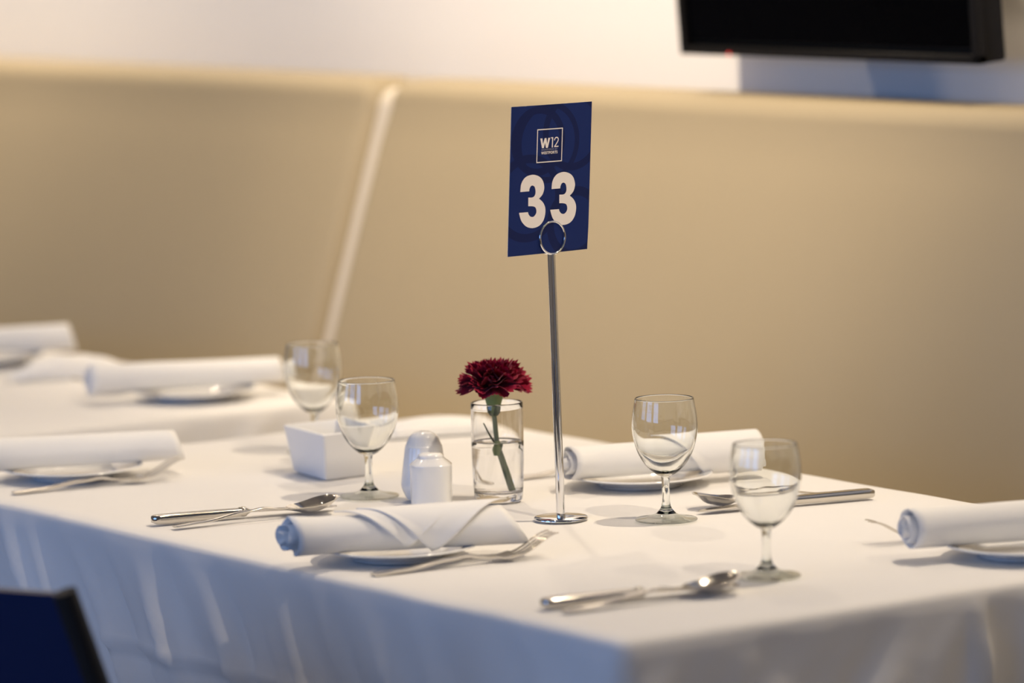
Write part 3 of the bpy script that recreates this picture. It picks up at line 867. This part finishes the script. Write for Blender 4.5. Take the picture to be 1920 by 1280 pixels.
# ------------------------------------------------------------------ number stand and card
SX, SY = .372, .606
def number_stand():
    root = empty('number_stand', (SX, SY, TZ + .0016), 0, 'chrome table number stand with a round base and ring clip', 'stand')
    lean = Vector((-.816, .577, 0)) * .0042; HP = .2835
    lathe('base', [(0, .0002), (.0280, .0002), (.0290, .0008), (.0290, .0024), (.0282, .0031), (.010, .0034), (0, .0034)], 'chrome', root, 64, auto=50)
    V, F = tube_vf([Vector((0, 0, .003)) + lean * 0, Vector((0, 0, HP)) + lean], [.0048, .0042], 28)
    mesh('pole', V, F, 'chrome', root, auto=50)
    ca = math.radians(4.9)
    e = Vector((math.cos(ca), math.sin(ca), 0)); nrm = Vector((-math.sin(ca), math.cos(ca), 0))
    RC = Vector((0, 0, HP + .0178)) + lean
    for s in (-1, 1):
        pts = [RC + nrm * (.0022 * s) + e * (.0172 * math.sin(2 * PI * i / 48)) - Vector((0, 0, .0172 * math.cos(2 * PI * i / 48))) for i in range(48)]
        V, F = tube_vf(pts + [pts[0]], .0013, 10, caps=False)
        mesh('ring_clip', V, F, 'chrome', root)
    # card held between the rings; its own object with its origin at the middle of its lower edge
    cw, ch = .1115, .158
    tilt = Vector((-.0, 0, 0))
    card = empty('table_number_card', (0, 0, 0), 0, 'navy blue table card with a large white 33 held by the ring clip', 'sign')
    base = root.location + RC - e * .0048 - Vector((0, 0, .0160))
    card.location = base; card.rotation_euler = (math.radians(4.2), 0, ca)
    V = []; F = []; nx, nz = 16, 20
    bend = lambda x, z: .0009 * math.sin(PI * (x / cw + .5)) * (z / ch) * -1 + .0010 * math.exp(-((x - cw / 2) ** 2 + z ** 2) / .0003)
    for side in (-1, 1):
        for i in range(nx + 1):
            for j in range(nz + 1):
                x = -cw / 2 + cw * i / nx; z = ch * j / nz
                V.append((x, bend(x, z) + side * .00022, z))
    n = (nx + 1) * (nz + 1)
    for side in (0, 1):
        for i in range(nx):
            for j in range(nz):
                a = side * n + i * (nz + 1) + j; F.append((a, a + 1, a + nz + 2, a + nz + 1))
    mesh('sheet', V, F, 'card', card, smooth=True)
    # worn white paper edge
    V = []; F = []
    rim = [(i, 0) for i in range(nx)] + [(nx, j) for j in range(nz)] + [(i, nz) for i in range(nx, 0, -1)] + [(0, j) for j in range(nz, 0, -1)]
    for (i, j) in rim:
        x = -cw / 2 + cw * i / nx; z = ch * j / nz
        ox = -1 if i == 0 else 1 if i == nx else 0; oz = -1 if j == 0 else 1 if j == nz else 0
        for s in (-1, 1): V.append((x + ox * .0001, bend(x, z) + s * .00024, z + oz * .0001))
    for k in range(len(rim)):
        q = (k + 1) % len(rim); F.append((2 * k, 2 * k + 1, 2 * q + 1, 2 * q))
    mesh('paper_edge', V, F, 'card_edge', card, smooth=False)
    def poly(name, polys, m, parent=card, lift=.00036):
        from mathutils.geometry import tessellate_polygon
        V = []; F = []
        for pts in polys:
            vs = [Vector((x / 1000, 0, z / 1000)) for x, z in pts]; b0 = len(V)
            V.extend((v.x, bend(v.x, v.z) - lift, v.z) for v in vs)
            F.extend(tuple(b0 + q for q in t) for t in tessellate_polygon([vs]))
        o = mesh(name, V, F, m, parent, smooth=False)
        for p in o.data.polygons:
            if p.normal.y > 0: p.flip()
        return o
    three = [(-40.94, 67.72), (-40.2, 75.27), (-36.89, 80.9), (-31.76, 83.94), (-24.06, 84.91), (-16.27, 82.81), (-10.95, 78.52), (-8.26, 71.76), (-8.71, 66.66), (-10.91, 62.41), (-15.06, 59.02), (-9.75, 55.02), (-6.34, 49.67), (-5.61, 43.76), (-7.34, 36.56), (-12.0, 31.01), (-18.66, 28.53), (-25.39, 28.55), (-32.18, 30.9), (-38.1, 36.42), (-41.19, 43.2), (-41.84, 45.72), (-29.71, 45.65), (-28.68, 43.1), (-26.11, 40.73), (-22.82, 40.08), (-19.98, 41.5), (-18.14, 44.59), (-18.62, 48.28), (-20.61, 50.61), (-24.49, 51.59), (-29.5, 51.92), (-29.76, 61.15), (-25.32, 60.86), (-22.07, 61.67), (-20.22, 64.48), (-20.34, 68.88), (-21.78, 72.19), (-24.71, 73.55), (-27.0, 72.67), (-28.47, 70.13), (-28.79, 67.67)]
    sharp = {0, 10, 21, 22, 31, 32, 41}
    pts = []
    n3 = len(three)
    for k in range(n3):            # round the curves between the sharp corners
        p1, p2 = three[k], three[(k + 1) % n3]
        p0 = three[k - 1] if k not in sharp else p1
        p3 = three[(k + 2) % n3] if (k + 1) % n3 not in sharp else p2
        for i in range(4):
            t = i / 4
            pts.append(tuple(.5 * (2 * b + (-a + c) * t + (2 * a - 5 * b + 4 * c - d) * t * t + (-a + 3 * b - 3 * c + d) * t ** 3) for a, b, c, d in zip(p0, p1, p2, p3)))
    poly('digit', [pts], 'print'); poly('digit', [[(x + 43.0, z + .3) for x, z in pts]], 'print')
    f0, f1, f2, f3 = -20.1, 15.3, 96.9, 132.6; b = 1.05
    xs_ = [f0 + (f1 - f0) * i / 8 for i in range(9)]
    lg = poly('logo_frame', [[(x, f2) for x in xs_] + [(x, f2 + b) for x in xs_[::-1]], [(x, f3 - b) for x in xs_] + [(x, f3) for x in xs_[::-1]],
                        [(f0, f2 + b), (f0 + b, f2 + b), (f0 + b, f3 - b), (f0, f3 - b)], [(f1 - b, f2 + b), (f1, f2 + b), (f1, f3 - b), (f1 - b, f3 - b)]], 'print')
    W = [(-15.72, 122.65), (-12.81, 122.68), (-11.59, 116.41), (-9.64, 122.68), (-7.27, 122.74), (-5.78, 116.26), (-4.62, 122.78), (-1.98, 122.81), (-4.88, 112.21), (-7.52, 112.29), (-8.88, 117.84), (-10.43, 112.35), (-12.91, 112.38)]
    one = [(-0.94, 123.15), (2.2, 123.14), (2.0, 112.38), (0.6, 112.35), (0.72, 122.05), (-0.8, 122.14)]
    cl = [(4.17, 119.64), (4.3, 120.7), (4.76, 121.6), (5.5, 122.35), (6.58, 122.69), (7.8, 122.6), (8.71, 122.0), (9.3, 121.2), (9.4, 120.2), (9.1, 119.2), (8.5, 118.1), (7.6, 116.9), (6.4, 115.4), (5.2, 114.1), (4.35, 113.15)]
    up = []; dn = []; tk = .58
    for i, (x, z) in enumerate(cl):
        a_ = cl[max(0, i - 1)]; c_ = cl[min(len(cl) - 1, i + 1)]; dx, dz = c_[0] - a_[0], c_[1] - a_[1]; l_ = math.hypot(dx, dz)
        up.append((x - dz / l_ * tk, z + dx / l_ * tk)); dn.append((x + dz / l_ * tk, z - dx / l_ * tk))
    two = up + dn[::-1]
    bar = [(3.9, 112.5), (9.9, 112.5), (9.9, 113.7), (3.9, 113.7)]
    poly('logo_letters', [W, one, two, bar], 'print', lg)
    def text(name, s, width, x, z, m, bold):
        cu_ = bpy.data.curves.new(name, 'FONT'); cu_.body = s; cu_.align_x = 'LEFT'; cu_.size = 1; cu_.offset = bold; cu_.space_character = 1.12
        t = bpy.data.objects.new(name, cu_); COL.objects.link(t)
        dg = bpy.context.evaluated_depsgraph_get(); me = bpy.data.meshes.new_from_object(t.evaluated_get(dg))
        bpy.data.objects.remove(t)
        xs = [v.co.x for v in me.vertices]; k = width / (max(xs) - min(xs)); x_0 = min(xs)
        o = mesh(name, [((v.co.x - x_0) * k + x, bend((v.co.x - x_0) * k + x, z) - .0004, v.co.y * k * 1.05 + z) for v in me.vertices], [tuple(p.vertices) for p in me.polygons], m, card, smooth=False)
        bpy.data.meshes.remove(me)
        for p in o.data.polygons:
            if p.normal.y > 0: p.flip()
    text('sponsor_line', 'SPONSORED BY', .0222, -.0137, .10945, 'print_dim', .0)
    text('sponsor_name', 'WESTPORTS', .0226, -.0139, .1058, 'print', .03)
number_stand()

# ------------------------------------------------------------------ blue chair at the lower left corner of the picture
def chair():
    root = empty('dining_chair', (-.437, .241, 0), math.radians(90 + 17), 'navy blue chair back at the lower left corner of the picture, black edged', 'chair')
    # local x runs along the backrest away from the camera, local y points away from the table (-y towards table)
    W = .43; HT = TZ + .062; rec = math.tan(math.radians(17))
    def back(z): return -(HT - z) * rec
    V = []; F = []; nx, nz = 14, 12; ZB = .47
    for s in (0, 1):
        for i in range(nx + 1):
            for j in range(nz + 1):
                u = i / nx; z = ZB + (HT - ZB) * j / nz
                tp = .045 * (HT - z) / (HT - ZB) * -1
                x = tp * (1 - 2 * u) + W * u + .012 * 0
                y = back(z) + .025 * math.sin(PI * u) * 1.0 + (-.014 if s else .0)
                V.append((x, y, z))
    n = (nx + 1) * (nz + 1)
    for s in (0, 1):
        for i in range(nx):
            for j in range(nz):
                a = s * n + i * (nz + 1) + j; F.append((a, a + 1, a + nz + 2, a + nz + 1))
    rim = [(i, 0) for i in range(nx)] + [(nx, j) for j in range(nz)] + [(i, nz) for i in range(nx, 0, -1)] + [(0, j) for j in range(nz, 0, -1)]
    for k in range(len(rim)):
        a = rim[k]; b = rim[(k + 1) % len(rim)]
        A = a[0] * (nz + 1) + a[1]; B = b[0] * (nz + 1) + b[1]; F.append((A, B, B + n, A + n))
    mesh('backrest', V, F, 'navy', root, auto=40)
    for u in (0, 1):
        pts = []
        for j in range(9):
            z = ZB - .02 + (HT + .002 - ZB + .02) * j / 8
            tp = .045 * (HT - z) / (HT - ZB) * -1
            pts.append(Vector((tp * (1 - 2 * u) + W * u, back(z) - .006, z)))
        V, F = tube_vf(pts, .0115, 10); mesh('back_post', V, F, 'chair_edge', root, auto=50)
    zs = .45; y0 = back(ZB)
    box('seat', (W / 2, y0 - .21, zs), (W + .03, .42, .04), 'navy', root, .012, 2)
    for x in (.0, W):
        for y, dy in ((y0 - .02, .05), (y0 - .38, -.02)):
            V, F = tube_vf([Vector((x, y, zs - .01)), Vector((x, y + dy, .0))], [.013, .010], 10); mesh('leg', V, F, 'chair_edge', root, auto=50)
chair()
